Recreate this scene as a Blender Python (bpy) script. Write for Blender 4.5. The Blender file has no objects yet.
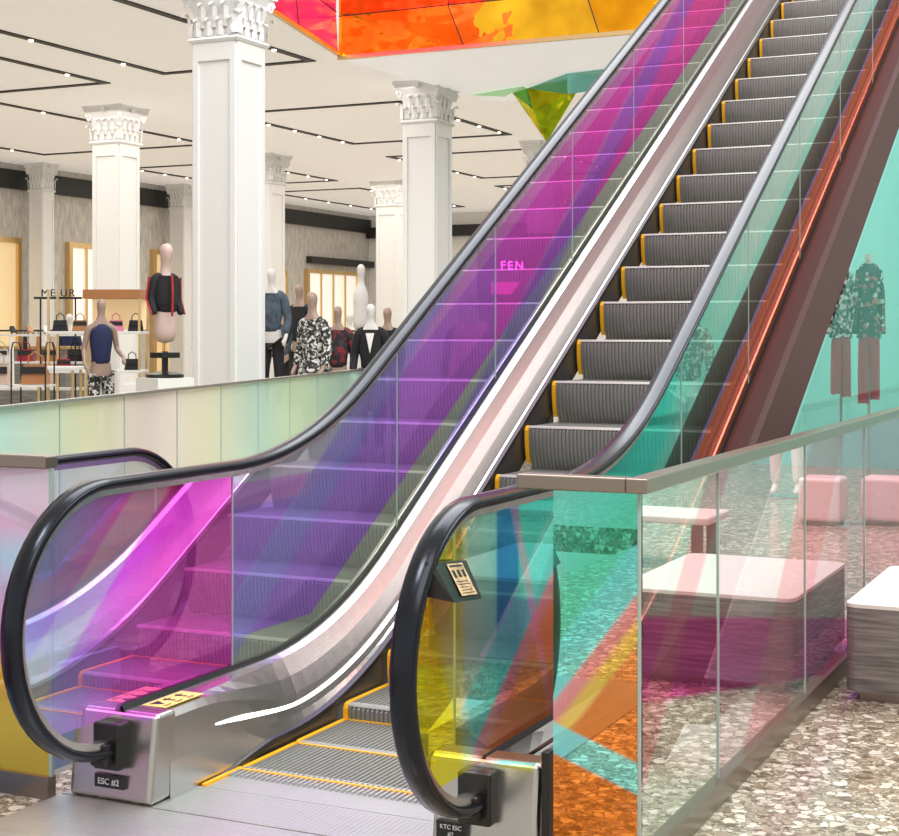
import bpy, bmesh, math, random
from mathutils import Vector, Matrix
random.seed(4)
S = bpy.context.scene
COL = S.collection
PI = math.pi
try:
    S.view_settings.view_transform = 'Standard'
except Exception:
    pass
F = 1528.0; HZ = 334.0; CX = 449.5
CAM = Vector((2.34, -3.88, 1.45)); YAW = math.radians(25.3)
cs, sn = math.cos(YAW), math.sin(YAW)
def P(px, d):
    r = (px-CX)/F*d
    return (CAM.x + r*cs - d*sn, CAM.y + r*sn + d*cs)

# ------------------------------------------------------------ materials
def newmat(name):
    m = bpy.data.materials.new(name); m.use_nodes = True
    nt = m.node_tree; nt.nodes.clear()
    out = nt.nodes.new('ShaderNodeOutputMaterial')
    return m, nt, out
def mat(name, col, rough=.5, metal=0.0, emit=None, estr=1.0, noise=0, nscale=8, bump=0, bscale=60, stretch=None, spec=.5, tint=None, bdist=.01):
    m, nt, out = newmat(name)
    b = nt.nodes.new('ShaderNodeBsdfPrincipled')
    b.inputs['Base Color'].default_value = (*col, 1)
    b.inputs['Roughness'].default_value = rough
    b.inputs['Metallic'].default_value = metal
    b.inputs['Specular IOR Level'].default_value = spec
    if tint: b.inputs['Specular Tint'].default_value = (*tint, 1)
    if emit:
        b.inputs['Emission Color'].default_value = (*emit, 1); b.inputs['Emission Strength'].default_value = estr
    tc = nt.nodes.new('ShaderNodeTexCoord'); mp = nt.nodes.new('ShaderNodeMapping')
    if stretch: mp.inputs['Scale'].default_value = stretch
    nt.links.new(tc.outputs['Object'], mp.inputs[0])
    if noise:
        n = nt.nodes.new('ShaderNodeTexNoise'); n.inputs['Scale'].default_value = nscale; n.inputs['Detail'].default_value = 4
        nt.links.new(mp.outputs[0], n.inputs[0])
        r = nt.nodes.new('ShaderNodeValToRGB')
        r.color_ramp.elements[0].position = .3; r.color_ramp.elements[1].position = .7
        r.color_ramp.elements[0].color = (*[max(0, c*(1-noise)) for c in col], 1)
        r.color_ramp.elements[1].color = (*[min(1, c*(1+noise*.6)) for c in col], 1)
        nt.links.new(n.outputs[0], r.inputs[0]); nt.links.new(r.outputs[0], b.inputs['Base Color'])
        if emit: nt.links.new(r.outputs[0], b.inputs['Emission Color'])
    if bump:
        n = nt.nodes.new('ShaderNodeTexNoise'); n.inputs['Scale'].default_value = bscale
        nt.links.new(mp.outputs[0], n.inputs[0])
        bp = nt.nodes.new('ShaderNodeBump'); bp.inputs['Strength'].default_value = bump; bp.inputs['Distance'].default_value = bdist
        nt.links.new(n.outputs[0], bp.inputs['Height']); nt.links.new(bp.outputs[0], b.inputs['Normal'])
    nt.links.new(b.outputs[0], out.inputs[0])
    return m
def pattern_mat(name, stops, scale=20, rough=.7, kind='voronoi', stretch=None):
    m, nt, out = newmat(name)
    b = nt.nodes.new('ShaderNodeBsdfPrincipled'); b.inputs['Roughness'].default_value = rough
    tc = nt.nodes.new('ShaderNodeTexCoord'); mp = nt.nodes.new('ShaderNodeMapping')
    if stretch: mp.inputs['Scale'].default_value = stretch
    nt.links.new(tc.outputs['Object'], mp.inputs[0])
    r = nt.nodes.new('ShaderNodeValToRGB'); r.color_ramp.interpolation = 'CONSTANT'
    if kind == 'voronoi':
        v = nt.nodes.new('ShaderNodeTexVoronoi'); v.inputs['Scale'].default_value = scale
        sp = nt.nodes.new('ShaderNodeSeparateColor'); nt.links.new(mp.outputs[0], v.inputs['Vector'])
        nt.links.new(v.outputs['Color'], sp.inputs[0]); nt.links.new(sp.outputs[0], r.inputs[0])
    else:
        v = nt.nodes.new('ShaderNodeTexNoise'); v.inputs['Scale'].default_value = scale; v.inputs['Detail'].default_value = 3
        nt.links.new(mp.outputs[0], v.inputs['Vector']); nt.links.new(v.outputs[0], r.inputs[0])
    e = r.color_ramp.elements
    e[0].position = stops[0][0]; e[0].color = (*stops[0][1], 1)
    e[1].position = stops[1][0]; e[1].color = (*stops[1][1], 1)
    for p, c in stops[2:]:
        x = e.new(p); x.color = (*c, 1)
    nt.links.new(r.outputs[0], b.inputs['Base Color']); nt.links.new(b.outputs[0], out.inputs[0])
    return m
def terrazzo():
    m, nt, out = newmat('terrazzo')
    N = nt.nodes.new; L = nt.links.new
    b = N('ShaderNodeBsdfPrincipled'); b.inputs['Roughness'].default_value = .12
    tc = N('ShaderNodeTexCoord')
    nz = N('ShaderNodeTexNoise'); nz.inputs['Scale'].default_value = 26; nz.inputs['Detail'].default_value = 2
    L(tc.outputs['Object'], nz.inputs[0])
    mx = N('ShaderNodeMix'); mx.data_type = 'RGBA'; mx.inputs[0].default_value = .04
    L(tc.outputs['Object'], mx.inputs[6]); L(nz.outputs['Color'], mx.inputs[7])
    def layer(scale, stops, e0, e1):
        v = N('ShaderNodeTexVoronoi'); v.inputs['Scale'].default_value = scale
        v2 = N('ShaderNodeTexVoronoi'); v2.inputs['Scale'].default_value = scale; v2.feature = 'DISTANCE_TO_EDGE'
        L(mx.outputs[2], v.inputs['Vector']); L(mx.outputs[2], v2.inputs['Vector'])
        sp = N('ShaderNodeSeparateColor'); L(v.outputs['Color'], sp.inputs[0])
        r = N('ShaderNodeValToRGB'); r.color_ramp.interpolation = 'CONSTANT'
        e = r.color_ramp.elements
        for i, s in enumerate(stops):
            x = e[i] if i < 2 else e.new(s[0])
            x.position = s[0]; x.color = s[1]
        L(sp.outputs[0], r.inputs[0])
        r2 = N('ShaderNodeValToRGB'); r2.color_ramp.elements[0].position = e0; r2.color_ramp.elements[1].position = e1
        L(v2.outputs['Distance'], r2.inputs[0])
        mu = N('ShaderNodeMath'); mu.operation = 'MULTIPLY'; L(r.outputs[1], mu.inputs[0]); L(r2.outputs[0], mu.inputs[1])
        return r.outputs[0], mu.outputs[0]
    c1, a1 = layer(75, [(0, (.27, .22, .155, 1)), (.3, (.38, .33, .25, 1)), (.55, (.5, .46, .37, 1)), (.75, (.16, .125, .085, 1)), (.92, (.58, .55, .46, 1))], .04, .12)
    c2, a2 = layer(28, [(0, (.66, .62, .52, 1)), (.16, (.3, .2, .12, 0)), (.4, (.72, .69, .6, 1)), (.52, (.3, .2, .12, 0)), (.72, (.36, .29, .21, 1)), (.8, (.5, .46, .37, 1)), (.92, (.15, .11, .075, 1))], .07, .12)
    m1 = N('ShaderNodeMix'); m1.data_type = 'RGBA'; L(a1, m1.inputs[0]); m1.inputs[6].default_value = (.23, .18, .12, 1); L(c1, m1.inputs[7])
    m2 = N('ShaderNodeMix'); m2.data_type = 'RGBA'; L(a2, m2.inputs[0]); L(m1.outputs[2], m2.inputs[6]); L(c2, m2.inputs[7])
    L(m2.outputs[2], b.inputs['Base Color']); L(b.outputs[0], out.inputs[0])
    return m
def film(name, fac, A, Bs=(), whiteT=.35, rough=.008, body=0.0):
    """thin colour-film glass; Bs bands paint reflections into the tint: A and each of Bs = (axis, lo, hi, [(pos, rgb[, a])]); axis x/y/z, 'd' (height over the incline) or ('w', k) = z-k*y or ('u', k) = z-k*x"""
    m, nt, out = newmat(name); N = nt.nodes.new; L = nt.links.new
    tc = N('ShaderNodeTexCoord'); sx = N('ShaderNodeSeparateXYZ'); L(tc.outputs['Object'], sx.inputs[0])
    def math_(op, a, b):
        k = N('ShaderNodeMath'); k.operation = op
        for i, v in enumerate((a, b)):
            if isinstance(v, (int, float)): k.inputs[i].default_value = v
            else: L(v, k.inputs[i])
        return k.outputs[0]
    def axis(a):
        if isinstance(a, tuple):
            return math_('SUBTRACT', sx.outputs[2], math_('MULTIPLY', sx.outputs[1 if a[0] == 'w' else 0], a[1]))
        if a in 'xyz': return sx.outputs['xyz'.index(a)]
        return math_('SUBTRACT', sx.outputs[2], math_('MULTIPLY', math_('MAXIMUM', math_('SUBTRACT', sx.outputs[1], 1.15), 0), .57735))
    def ramp_(spec):
        a, lo, hi, st = spec
        mr = N('ShaderNodeMapRange'); mr.inputs[1].default_value = lo; mr.inputs[2].default_value = hi
        L(axis(a), mr.inputs[0])
        r = N('ShaderNodeValToRGB'); e = r.color_ramp.elements
        for i, s in enumerate(st):
            x = e[i] if i < 2 else e.new((s[0]-lo)/(hi-lo))
            x.position = (s[0]-lo)/(hi-lo)
            x.color = (*s[1], s[2] if len(s) > 2 else 1)
        L(mr.outputs[0], r.inputs[0]); return r
    colr = ramp_(A).outputs[0]
    for B in Bs:
        rb = ramp_(B); mx = N('ShaderNodeMix'); mx.data_type = 'RGBA'
        L(rb.outputs[1], mx.inputs[0]); L(colr, mx.inputs[6]); L(rb.outputs[0], mx.inputs[7]); colr = mx.outputs[2]
    tw = N('ShaderNodeMix'); tw.data_type = 'RGBA'; tw.inputs[0].default_value = whiteT
    L(colr, tw.inputs[6]); tw.inputs[7].default_value = (1, 1, 1, 1)
    T = N('ShaderNodeBsdfTransparent'); L(tw.outputs[2], T.inputs[0])
    G = N('ShaderNodeBsdfGlossy'); G.inputs['Roughness'].default_value = rough; L(colr, G.inputs[0])
    ms = N('ShaderNodeMixShader'); ms.inputs[0].default_value = fac
    L(T.outputs[0], ms.inputs[1]); L(G.outputs[0], ms.inputs[2]); res = ms.outputs[0]
    if body:
        D = N('ShaderNodeBsdfDiffuse'); L(colr, D.inputs[0])
        m2 = N('ShaderNodeMixShader'); m2.inputs[0].default_value = body
        L(res, m2.inputs[1]); L(D.outputs[0], m2.inputs[2]); res = m2.outputs[0]
    L(res, out.inputs[0])
    return m

M = {}
M['white'] = mat('white_plaster', (.84, .83, .8), .6)
M['soffit'] = mat('glowing_white_soffit', (.86, .87, .88), .5, emit=(1, 1, 1), estr=.32)  # emission adds brightness to the soffit; it is no lamp
M['ceil'] = mat('ceiling_paint_glow', (.88, .86, .83), .8, emit=(1, .965, .92), estr=.27)  # slight emission brightens the ceiling in place of bounced light
M['column'] = mat('column_paint', (.84, .84, .84), .45)
M['wallpaper'] = mat('textured_wall_panel', (.64, .61, .56), .6, noise=.25, nscale=3, stretch=(1, 4, 1))
M['dark'] = mat('dark_slot', (.02, .02, .02), .5)
M['black'] = mat('black_plastic', (.012, .012, .012), .35)
M['rubber'] = mat('handrail_rubber', (.006, .007, .01), .22, spec=.4, tint=(.75, .82, 1))
M['deck'] = mat('brushed_stainless', (.62, .61, .6), .27, 1.0)
M['base'] = mat('newel_stainless', (.52, .5, .47), .27, 1.0)
M['skirt'] = mat('skirt_metal', (.1, .1, .095), .35, .5)
M['brown'] = mat('dark_brown_cladding', (.095, .055, .055), .7, 0, spec=.1)
M['bluepanel'] = mat('pale_blue_panel', (.45, .62, .9), .4, .2)
M['step'] = mat('step_metal', (.27, .275, .25), .42, .4)
M['nose'] = mat('worn_nosing', (.33, .33, .29), .5, .2)
M['yellow'] = mat('yellow_edging', (.98, .47, .01), .5)
M['plate'] = mat('landing_plate_metal', (.55, .55, .55), .38, .7, noise=.08, nscale=5, stretch=(1, 20, 1))
M['gold'] = mat('warm_gold_metal', (.75, .52, .25), .3, .9)
M['goldpanel'] = mat('warm_lit_panel', (.8, .62, .36), .5, emit=(1, .75, .4), estr=.35)
M['glow'] = mat('lit_display_panel', (.95, .92, .85), .5, emit=(1, .93, .82), estr=.5)
M['wood'] = mat('grey_wood_grain', (.21, .2, .19), .5, noise=.55, nscale=4, stretch=(1, 1, 22))
M['benchtop'] = mat('white_solid_surface', (.76, .75, .72), .3)
M['palepink'] = mat('pale_rose_block', (.72, .58, .58), .5)
M['terr'] = terrazzo()
AMB = [mat('amber_mirror_glass', c, .04, 1.0, emit=c, estr=e, noise=.45, nscale=1.3, bump=1.0, bscale=1.6, bdist=.06) for c, e in (((1, .34, .01), .28), ((.92, .24, .01), .2), ((1, .42, .02), .28), ((.75, .17, .01), .12))]  # mottled tones and emission paint mirrored light into the amber panes
RED = [mat('magenta_red_mirror_glass', c, .1, .6, emit=c, estr=e, noise=.3, nscale=1.2) for c, e in (((.9, .02, .18), .45), ((.8, .01, .22), .4))]  # emission makes the red panes glow; they are no lamps
M['green'] = mat('green_mirror_glass', (.06, .32, .05), .06, .8, emit=(.05, .32, .04), estr=.15, bump=1, bscale=2, bdist=.05)  # this and the other canopy facets glow by emission, with no lamp inside
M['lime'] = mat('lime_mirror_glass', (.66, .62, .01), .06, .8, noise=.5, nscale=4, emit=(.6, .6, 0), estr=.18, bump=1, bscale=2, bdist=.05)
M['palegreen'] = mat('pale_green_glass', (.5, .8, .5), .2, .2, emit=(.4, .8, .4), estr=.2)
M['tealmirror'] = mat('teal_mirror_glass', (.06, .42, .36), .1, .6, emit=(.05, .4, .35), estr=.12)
M['tealwall'] = mat('teal_wall', (.27, .66, .6), .5, noise=.3, nscale=.5, stretch=(1, 1, .3))
M['mann'] = mat('pale_mannequin_skin', (.7, .68, .65), .4)
M['mann_tan'] = mat('tan_mannequin_skin', (.36, .25, .2), .4)
M['mann_pink'] = mat('rosy_mannequin_skin', (.62, .45, .4), .4)
M['cblack'] = mat('black_cloth', (.012, .012, .015), .8)
M['cnavy'] = mat('navy_cloth', (.015, .022, .08), .8)
M['cgrey'] = mat('blue_grey_cloth', (.08, .11, .15), .8, noise=.5, nscale=14)
M['cred'] = mat('red_cloth', (.4, .02, .03), .7)
M['cwhite'] = mat('white_cloth', (.8, .79, .76), .7)
M['cplaid'] = pattern_mat('dark_red_check', [(0, (.02, .015, .02)), (.5, (.2, .02, .03)), (.75, (.04, .03, .04))], 22)
M['cmaroon'] = mat('maroon_cloth', (.5, .004, .06), .7, spec=.1)
M['cbeige'] = mat('beige_cloth', (.55, .4, .32), .7)
M['cpink'] = mat('pink_cloth', (.8, .25, .4), .7)
M['cpat'] = pattern_mat('black_white_print', [(0, (.02, .02, .02)), (.5, (.7, .68, .65)), (.8, (.2, .2, .2))], 40)
M['ccamo'] = pattern_mat('black_teal_print', [(0, (.02, .03, .03)), (.55, (.6, .65, .6)), (.68, (.03, .04, .05)), (.85, (.5, .12, .12))], 36)
M['tan'] = mat('tan_leather', (.4, .17, .06), .45)
M['sticker'] = mat('yellow_sticker', (.88, .72, .22), .5)
M['paper'] = mat('printed_card', (.78, .55, .32), .5, noise=.5, nscale=60)
M['pink'] = mat('lit_pink_sign', (1, .1, .4), .5, emit=(1, .3, .7), estr=13)
M['pinkpanel'] = mat('lit_pink_panel', (1, .1, .4), .5, emit=(1, .08, .5), estr=2.0)
M['lamp'] = mat('downlight_glow', (1, .9, .7), .5, emit=(1, .85, .6), estr=6)
M['deck_glow'] = mat('deck_highlight_glow', (1, 1, 1), .5, emit=(1, .98, .95), estr=3)  # glows to paint a highlight on the deck; no lamp there
M['letter'] = mat('silver_lettering', (.75, .75, .75), .4)
M['joint'] = mat('glass_joint', (.35, .45, .42), .3)
M['cap'] = mat('bronze_cap_rail', (.3, .25, .21), .3, .9)

M['gl_left0'] = film('magenta_film_reflections_newel', .8,  # ramps paint magenta reflections into the pane; body adds haze
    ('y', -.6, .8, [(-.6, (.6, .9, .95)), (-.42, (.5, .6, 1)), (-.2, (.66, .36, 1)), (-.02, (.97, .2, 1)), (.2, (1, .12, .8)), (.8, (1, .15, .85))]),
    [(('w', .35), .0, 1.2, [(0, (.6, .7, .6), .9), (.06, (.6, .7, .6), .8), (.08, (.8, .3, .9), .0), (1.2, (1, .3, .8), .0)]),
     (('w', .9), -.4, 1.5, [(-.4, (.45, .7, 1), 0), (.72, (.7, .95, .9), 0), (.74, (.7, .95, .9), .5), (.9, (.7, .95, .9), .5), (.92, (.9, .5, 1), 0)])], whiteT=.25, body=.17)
M['gl_left'] = film('violet_magenta_film_reflections', .84,  # ramps paint violet reflections into the tint; body adds a violet glow
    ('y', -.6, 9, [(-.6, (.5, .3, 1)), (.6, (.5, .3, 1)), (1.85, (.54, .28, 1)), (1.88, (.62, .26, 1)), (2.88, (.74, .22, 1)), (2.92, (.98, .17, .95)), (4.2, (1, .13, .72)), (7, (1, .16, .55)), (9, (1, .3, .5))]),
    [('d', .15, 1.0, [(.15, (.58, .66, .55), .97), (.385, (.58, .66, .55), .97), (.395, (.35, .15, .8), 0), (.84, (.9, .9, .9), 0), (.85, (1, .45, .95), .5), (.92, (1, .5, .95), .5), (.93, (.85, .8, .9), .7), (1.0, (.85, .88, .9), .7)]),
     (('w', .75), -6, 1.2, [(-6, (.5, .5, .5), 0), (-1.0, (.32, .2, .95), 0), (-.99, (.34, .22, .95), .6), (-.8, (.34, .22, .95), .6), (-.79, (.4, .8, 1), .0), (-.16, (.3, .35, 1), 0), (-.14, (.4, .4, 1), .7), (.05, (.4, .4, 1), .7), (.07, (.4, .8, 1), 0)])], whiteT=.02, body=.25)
M['gl_right'] = film('teal_yellow_film_reflections', .82,  # reflected floor, beam and blue block are painted in as colour bands
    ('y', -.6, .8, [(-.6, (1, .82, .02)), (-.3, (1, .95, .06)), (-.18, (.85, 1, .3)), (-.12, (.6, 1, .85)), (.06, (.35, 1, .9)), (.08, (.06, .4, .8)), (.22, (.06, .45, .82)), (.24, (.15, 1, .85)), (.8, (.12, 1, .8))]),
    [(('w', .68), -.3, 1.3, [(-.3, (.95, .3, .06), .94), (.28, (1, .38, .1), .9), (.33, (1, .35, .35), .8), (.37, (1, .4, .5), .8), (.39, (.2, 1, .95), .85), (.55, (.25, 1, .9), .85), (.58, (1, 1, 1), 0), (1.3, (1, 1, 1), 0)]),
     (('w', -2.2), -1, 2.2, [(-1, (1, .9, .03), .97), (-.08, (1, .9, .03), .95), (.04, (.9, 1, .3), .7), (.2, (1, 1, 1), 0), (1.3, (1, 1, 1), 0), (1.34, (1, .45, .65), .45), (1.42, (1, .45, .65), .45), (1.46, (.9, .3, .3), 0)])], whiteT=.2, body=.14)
M['gl_right2'] = film('teal_red_film_reflections', .42,  # dark band paints the stepped reflection into the tinted pane
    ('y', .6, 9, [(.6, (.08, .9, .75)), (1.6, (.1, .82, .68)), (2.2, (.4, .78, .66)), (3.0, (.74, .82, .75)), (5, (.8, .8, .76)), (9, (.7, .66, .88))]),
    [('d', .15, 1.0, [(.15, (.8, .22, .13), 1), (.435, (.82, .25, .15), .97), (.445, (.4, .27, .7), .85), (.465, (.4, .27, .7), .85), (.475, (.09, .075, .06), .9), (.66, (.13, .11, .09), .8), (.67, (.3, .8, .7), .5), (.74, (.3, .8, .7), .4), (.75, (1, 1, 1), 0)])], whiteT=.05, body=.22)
M['gl_guard'] = film('pink_clear_film_reflections', .68,  # magenta band is painted where the bench side reflects
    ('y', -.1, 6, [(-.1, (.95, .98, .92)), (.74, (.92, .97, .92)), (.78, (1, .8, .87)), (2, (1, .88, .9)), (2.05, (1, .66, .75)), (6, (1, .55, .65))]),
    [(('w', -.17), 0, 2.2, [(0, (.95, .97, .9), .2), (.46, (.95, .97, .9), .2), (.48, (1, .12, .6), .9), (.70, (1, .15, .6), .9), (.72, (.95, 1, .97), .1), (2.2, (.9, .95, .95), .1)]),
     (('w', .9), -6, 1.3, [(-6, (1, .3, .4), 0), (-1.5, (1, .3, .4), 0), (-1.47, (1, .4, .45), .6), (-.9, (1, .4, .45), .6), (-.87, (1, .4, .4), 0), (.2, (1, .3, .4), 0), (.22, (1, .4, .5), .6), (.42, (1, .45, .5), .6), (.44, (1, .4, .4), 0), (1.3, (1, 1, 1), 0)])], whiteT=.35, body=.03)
M['gl_front'] = film('teal_orange_film_reflections', .8,  # diagonal bands paint in a reflected beam and floor tones
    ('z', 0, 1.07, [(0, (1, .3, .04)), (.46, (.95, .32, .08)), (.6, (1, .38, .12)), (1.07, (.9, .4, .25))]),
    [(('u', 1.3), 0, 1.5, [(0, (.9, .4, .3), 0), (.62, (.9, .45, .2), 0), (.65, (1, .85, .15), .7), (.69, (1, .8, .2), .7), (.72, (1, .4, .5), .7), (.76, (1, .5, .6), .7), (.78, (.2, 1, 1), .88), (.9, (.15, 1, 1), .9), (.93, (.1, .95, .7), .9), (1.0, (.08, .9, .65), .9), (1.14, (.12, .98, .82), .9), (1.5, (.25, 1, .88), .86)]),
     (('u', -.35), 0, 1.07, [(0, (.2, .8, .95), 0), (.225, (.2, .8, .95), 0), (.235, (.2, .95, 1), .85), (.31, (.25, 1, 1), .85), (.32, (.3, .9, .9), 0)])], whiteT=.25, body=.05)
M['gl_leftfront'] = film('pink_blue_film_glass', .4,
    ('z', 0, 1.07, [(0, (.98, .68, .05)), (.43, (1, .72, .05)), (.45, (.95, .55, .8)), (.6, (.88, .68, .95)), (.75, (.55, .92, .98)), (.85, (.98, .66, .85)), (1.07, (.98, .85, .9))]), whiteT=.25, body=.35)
M['gl_far'] = film('pale_green_film_glass', .8,
    ('y', 0, 10, [(0, (.8, 1, .8)), (1.2, (.68, .98, .92)), (2.5, (.93, 1, .7)), (3.6, (1, .9, .86)), (5, (.97, .98, .75)), (6.3, (.7, 1, .86)), (7.5, (.8, 1, .72)), (10, (.65, .95, .85))]), whiteT=.3, rough=.16, body=.5)
M['gl_second'] = film('blue_magenta_film_glass', .35,
    ('y', -.6, 4, [(-.6, (.75, .95, .95)), (.5, (.7, .8, 1)), (1, (1, .3, .85)), (2, (.9, .4, .9)), (4, (1, .6, .3))]), whiteT=.5, body=.08)
M['gl_teal'] = film('teal_film_glass', .3,
    ('z', 0, 6, [(0, (.45, .85, .78)), (.9, (.75, .94, .88)), (3, (.8, .96, .92)), (6, (.7, .92, .92))]), whiteT=.3)

# ------------------------------------------------------------ mesh helpers
class MB:
    def __init__(s): s.v = []; s.f = []
    def box(s, x0, x1, y0, y1, z0, z1):
        b = len(s.v)
        s.v += [(x0, y0, z0), (x1, y0, z0), (x1, y1, z0), (x0, y1, z0), (x0, y0, z1), (x1, y0, z1), (x1, y1, z1), (x0, y1, z1)]
        s.f += [tuple(b+i for i in q) for q in ((0, 3, 2, 1), (4, 5, 6, 7), (0, 1, 5, 4), (1, 2, 6, 5), (2, 3, 7, 6), (3, 0, 4, 7))]
        return s
    def poly(s, pts):
        b = len(s.v); s.v += [tuple(p) for p in pts]; s.f.append(tuple(range(b, b+len(pts)))); return s
    def prism(s, pts, z0, z1):
        lo = [(x, y, z0) for x, y in pts]; hi = [(x, y, z1) for x, y in pts]
        s.grid([lo, hi], True); s.poly(lo[::-1]); s.poly(hi); return s
    def grid(s, rows, closed=False):
        b = len(s.v); n = len(rows[0])
        for r in rows: s.v += [tuple(p) for p in r]
        for i in range(len(rows)-1):
            for j in range(n if closed else n-1):
                k = (j+1) % n
                s.f.append((b+i*n+j, b+i*n+k, b+(i+1)*n+k, b+(i+1)*n+j))
        return s
    def cap(s, pts, rev=False):
        return s.poly(pts[::-1] if rev else pts)
    def tube(s, p0, p1, r0, r1=None, n=10):
        r1 = r0 if r1 is None else r1
        p0 = Vector(p0); p1 = Vector(p1); d = (p1-p0).normalized()
        a = d.orthogonal().normalized(); c = d.cross(a)
        R = [[p+(a*math.cos(2*PI*i/n)+c*math.sin(2*PI*i/n))*r for i in range(n)] for p, r in ((p0, r0), (p1, r1))]
        s.grid(R, True); s.cap(R[0], True); s.cap(R[1]); return s
    def path_tube(s, pts, r, n=8):
        pts = [Vector(p) for p in pts]; R = []
        a = None
        for i, p in enumerate(pts):
            d = (pts[min(i+1, len(pts)-1)]-pts[max(i-1, 0)]).normalized()
            a = d.orthogonal().normalized() if a is None else (a-d*a.dot(d)).normalized()
            c = d.cross(a)
            R.append([p+(a*math.cos(2*PI*k/n)+c*math.sin(2*PI*k/n))*r for k in range(n)])
        s.grid(R, True); s.cap(R[0], True); s.cap(R[-1]); return s
    def lathe(s, prof, c=(0, 0, 0), n=20):
        R = [[(c[0]+r*math.cos(2*PI*i/n), c[1]+r*math.sin(2*PI*i/n), c[2]+z) for i in range(n)] for r, z in prof]
        s.grid(R, True); s.cap(R[0], True); s.cap(R[-1]); return s
    def sq_lathe(s, prof, c=(0, 0, 0)):
        R = [[(c[0]+a*r, c[1]+b*r, c[2]+z) for a, b in ((-1, -1), (1, -1), (1, 1), (-1, 1))] for r, z in prof]
        s.grid(R, True); s.cap(R[0], True); s.cap(R[-1]); return s
    def sweep(s, prof, path, x0=0, closed=True, flip=1):
        R = []
        for i, p in enumerate(path):
            q0 = path[max(i-1, 0)]; q1 = path[min(i+1, len(path)-1)]
            ty, tz = q1[0]-q0[0], q1[1]-q0[1]; l = math.hypot(ty, tz) or 1
            ny, nz = -tz/l*flip, ty/l*flip
            R.append([(x0+u, p[0]+ny*w, p[1]+nz*w) for u, w in prof])
        s.grid(R, closed)
        if closed: s.cap(R[0], True); s.cap(R[-1])
        return s
    def mesh(s, name, m, smooth=False, bevel=0, seg=2):
        me = bpy.data.meshes.new(name); me.from_pydata(s.v, [], s.f)
        bm = bmesh.new(); bm.from_mesh(me)
        bmesh.ops.recalc_face_normals(bm, faces=bm.faces[:])
        if bevel:
            es = [e for e in bm.edges if len(e.link_faces) == 2 and e.calc_face_angle(0) > .5]
            bmesh.ops.bevel(bm, geom=es, offset=bevel, segments=seg, affect='EDGES', profile=.5, clamp_overlap=True)
        bm.to_mesh(me); bm.free()
        if smooth:
            for p in me.polygons: p.use_smooth = True
        me.materials.append(m); return me
    def build(s, name, m, parent=None, smooth=False, bevel=0, seg=2):
        return link(name, s.mesh(name, m, smooth, bevel, seg), parent)
def link(name, me, parent=None):
    o = bpy.data.objects.new(name, me); COL.objects.link(o)
    if parent: o.parent = parent
    return o
def tag(o, label, cat, group=None):
    o['label'] = label; o['category'] = cat
    if group: o['group'] = group
    return o
def empty(name, label, cat, loc=(0, 0, 0), rz=0, group=None):
    o = bpy.data.objects.new(name, None); COL.objects.link(o)
    o.location = loc; o.rotation_euler = (0, 0, rz); o.empty_display_size = .2
    return tag(o, label, cat, group)
def struct(o): o['kind'] = 'structure'; return o
def text_part(name, body, size, m, parent, loc, rot, align='CENTER', ext=.001, bold=0, space=1.0):
    cu = bpy.data.curves.new(name, 'FONT'); cu.body = body; cu.size = size; cu.extrude = ext; cu.align_x = align; cu.offset = bold; cu.space_character = space
    t = bpy.data.objects.new(name+'_tmp', cu); COL.objects.link(t)
    bpy.context.view_layer.update()
    me = bpy.data.meshes.new_from_object(t.evaluated_get(bpy.context.evaluated_depsgraph_get()))
    bpy.data.objects.remove(t); bpy.data.curves.remove(cu)
    me.materials.clear(); me.materials.append(m)
    o = link(name, me, parent); o.location = loc; o.rotation_euler = rot
    return o
def skin(name, verts, edges, radii, m, parent=None, sub=1, root=0):
    me = bpy.data.meshes.new(name+'_s'); me.from_pydata(verts, edges, [])
    o = bpy.data.objects.new(name+'_tmp', me); COL.objects.link(o)
    md = o.modifiers.new('s', 'SKIN'); md.use_smooth_shade = True
    for i, r in enumerate(radii):
        sv = me.skin_vertices[0].data[i]; sv.radius = r if isinstance(r, tuple) else (r, r); sv.use_root = (i == root)
    sb = o.modifiers.new('b', 'SUBSURF'); sb.levels = sub; sb.render_levels = sub
    bpy.context.view_layer.update()
    dg = bpy.context.evaluated_depsgraph_get()
    r = bpy.data.meshes.new_from_object(o.evaluated_get(dg))
    bpy.data.objects.remove(o); bpy.data.meshes.remove(me)
    r.materials.clear(); r.materials.append(m)
    for p in r.polygons: p.use_smooth = True
    return link(name, r, parent)

# ------------------------------------------------------------ room
def cells(xs, ys, holes, z0, z1):
    b = MB()
    for i in range(len(xs)-1):
        for j in range(len(ys)-1):
            cx, cy = (xs[i]+xs[i+1])/2, (ys[j]+ys[j+1])/2
            if any(h[0] < cx < h[1] and h[2] < cy < h[3] for h in holes): continue
            b.box(xs[i], xs[i+1], ys[j], ys[j+1], z0, z1)
    return b
PIT = (-.79, .79, .0, 2.4); WELL = (-3.4, -.98, -7, 1.3)
struct(cells([-21.5, -3.4, -.98, -.79, .79, 16], [-10, -7, 0, 1.3, 2.4, 40.2], [PIT, WELL], -.2, 0).build('floor', M['terr']))
cb = MB().prism([(-21.5, -10), (-7, -10), (-7, 1), (-7.15, 10.8), (-8.0, 14.4), (-8.0, 40.2), (-21.5, 40.2)], 5.3, 5.45)
cb.prism([(-8, 14.4), (16, 14.4), (16, 40.2), (-8, 40.2)], 5.3, 5.45).prism([(-7, -10), (16, -10), (16, 1), (-7, 1)], 5.3, 5.45).prism([(9, 1), (16, 1), (16, 14.4), (9, 14.4)], 5.3, 5.45)
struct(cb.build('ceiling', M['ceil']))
struct(MB().prism([(-7.95, 14.42), (9, 14.42), (9, 18.7), (-7.5, 18.7)], 5.2, 5.3).build('trim_3', M['soffit']))
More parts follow.
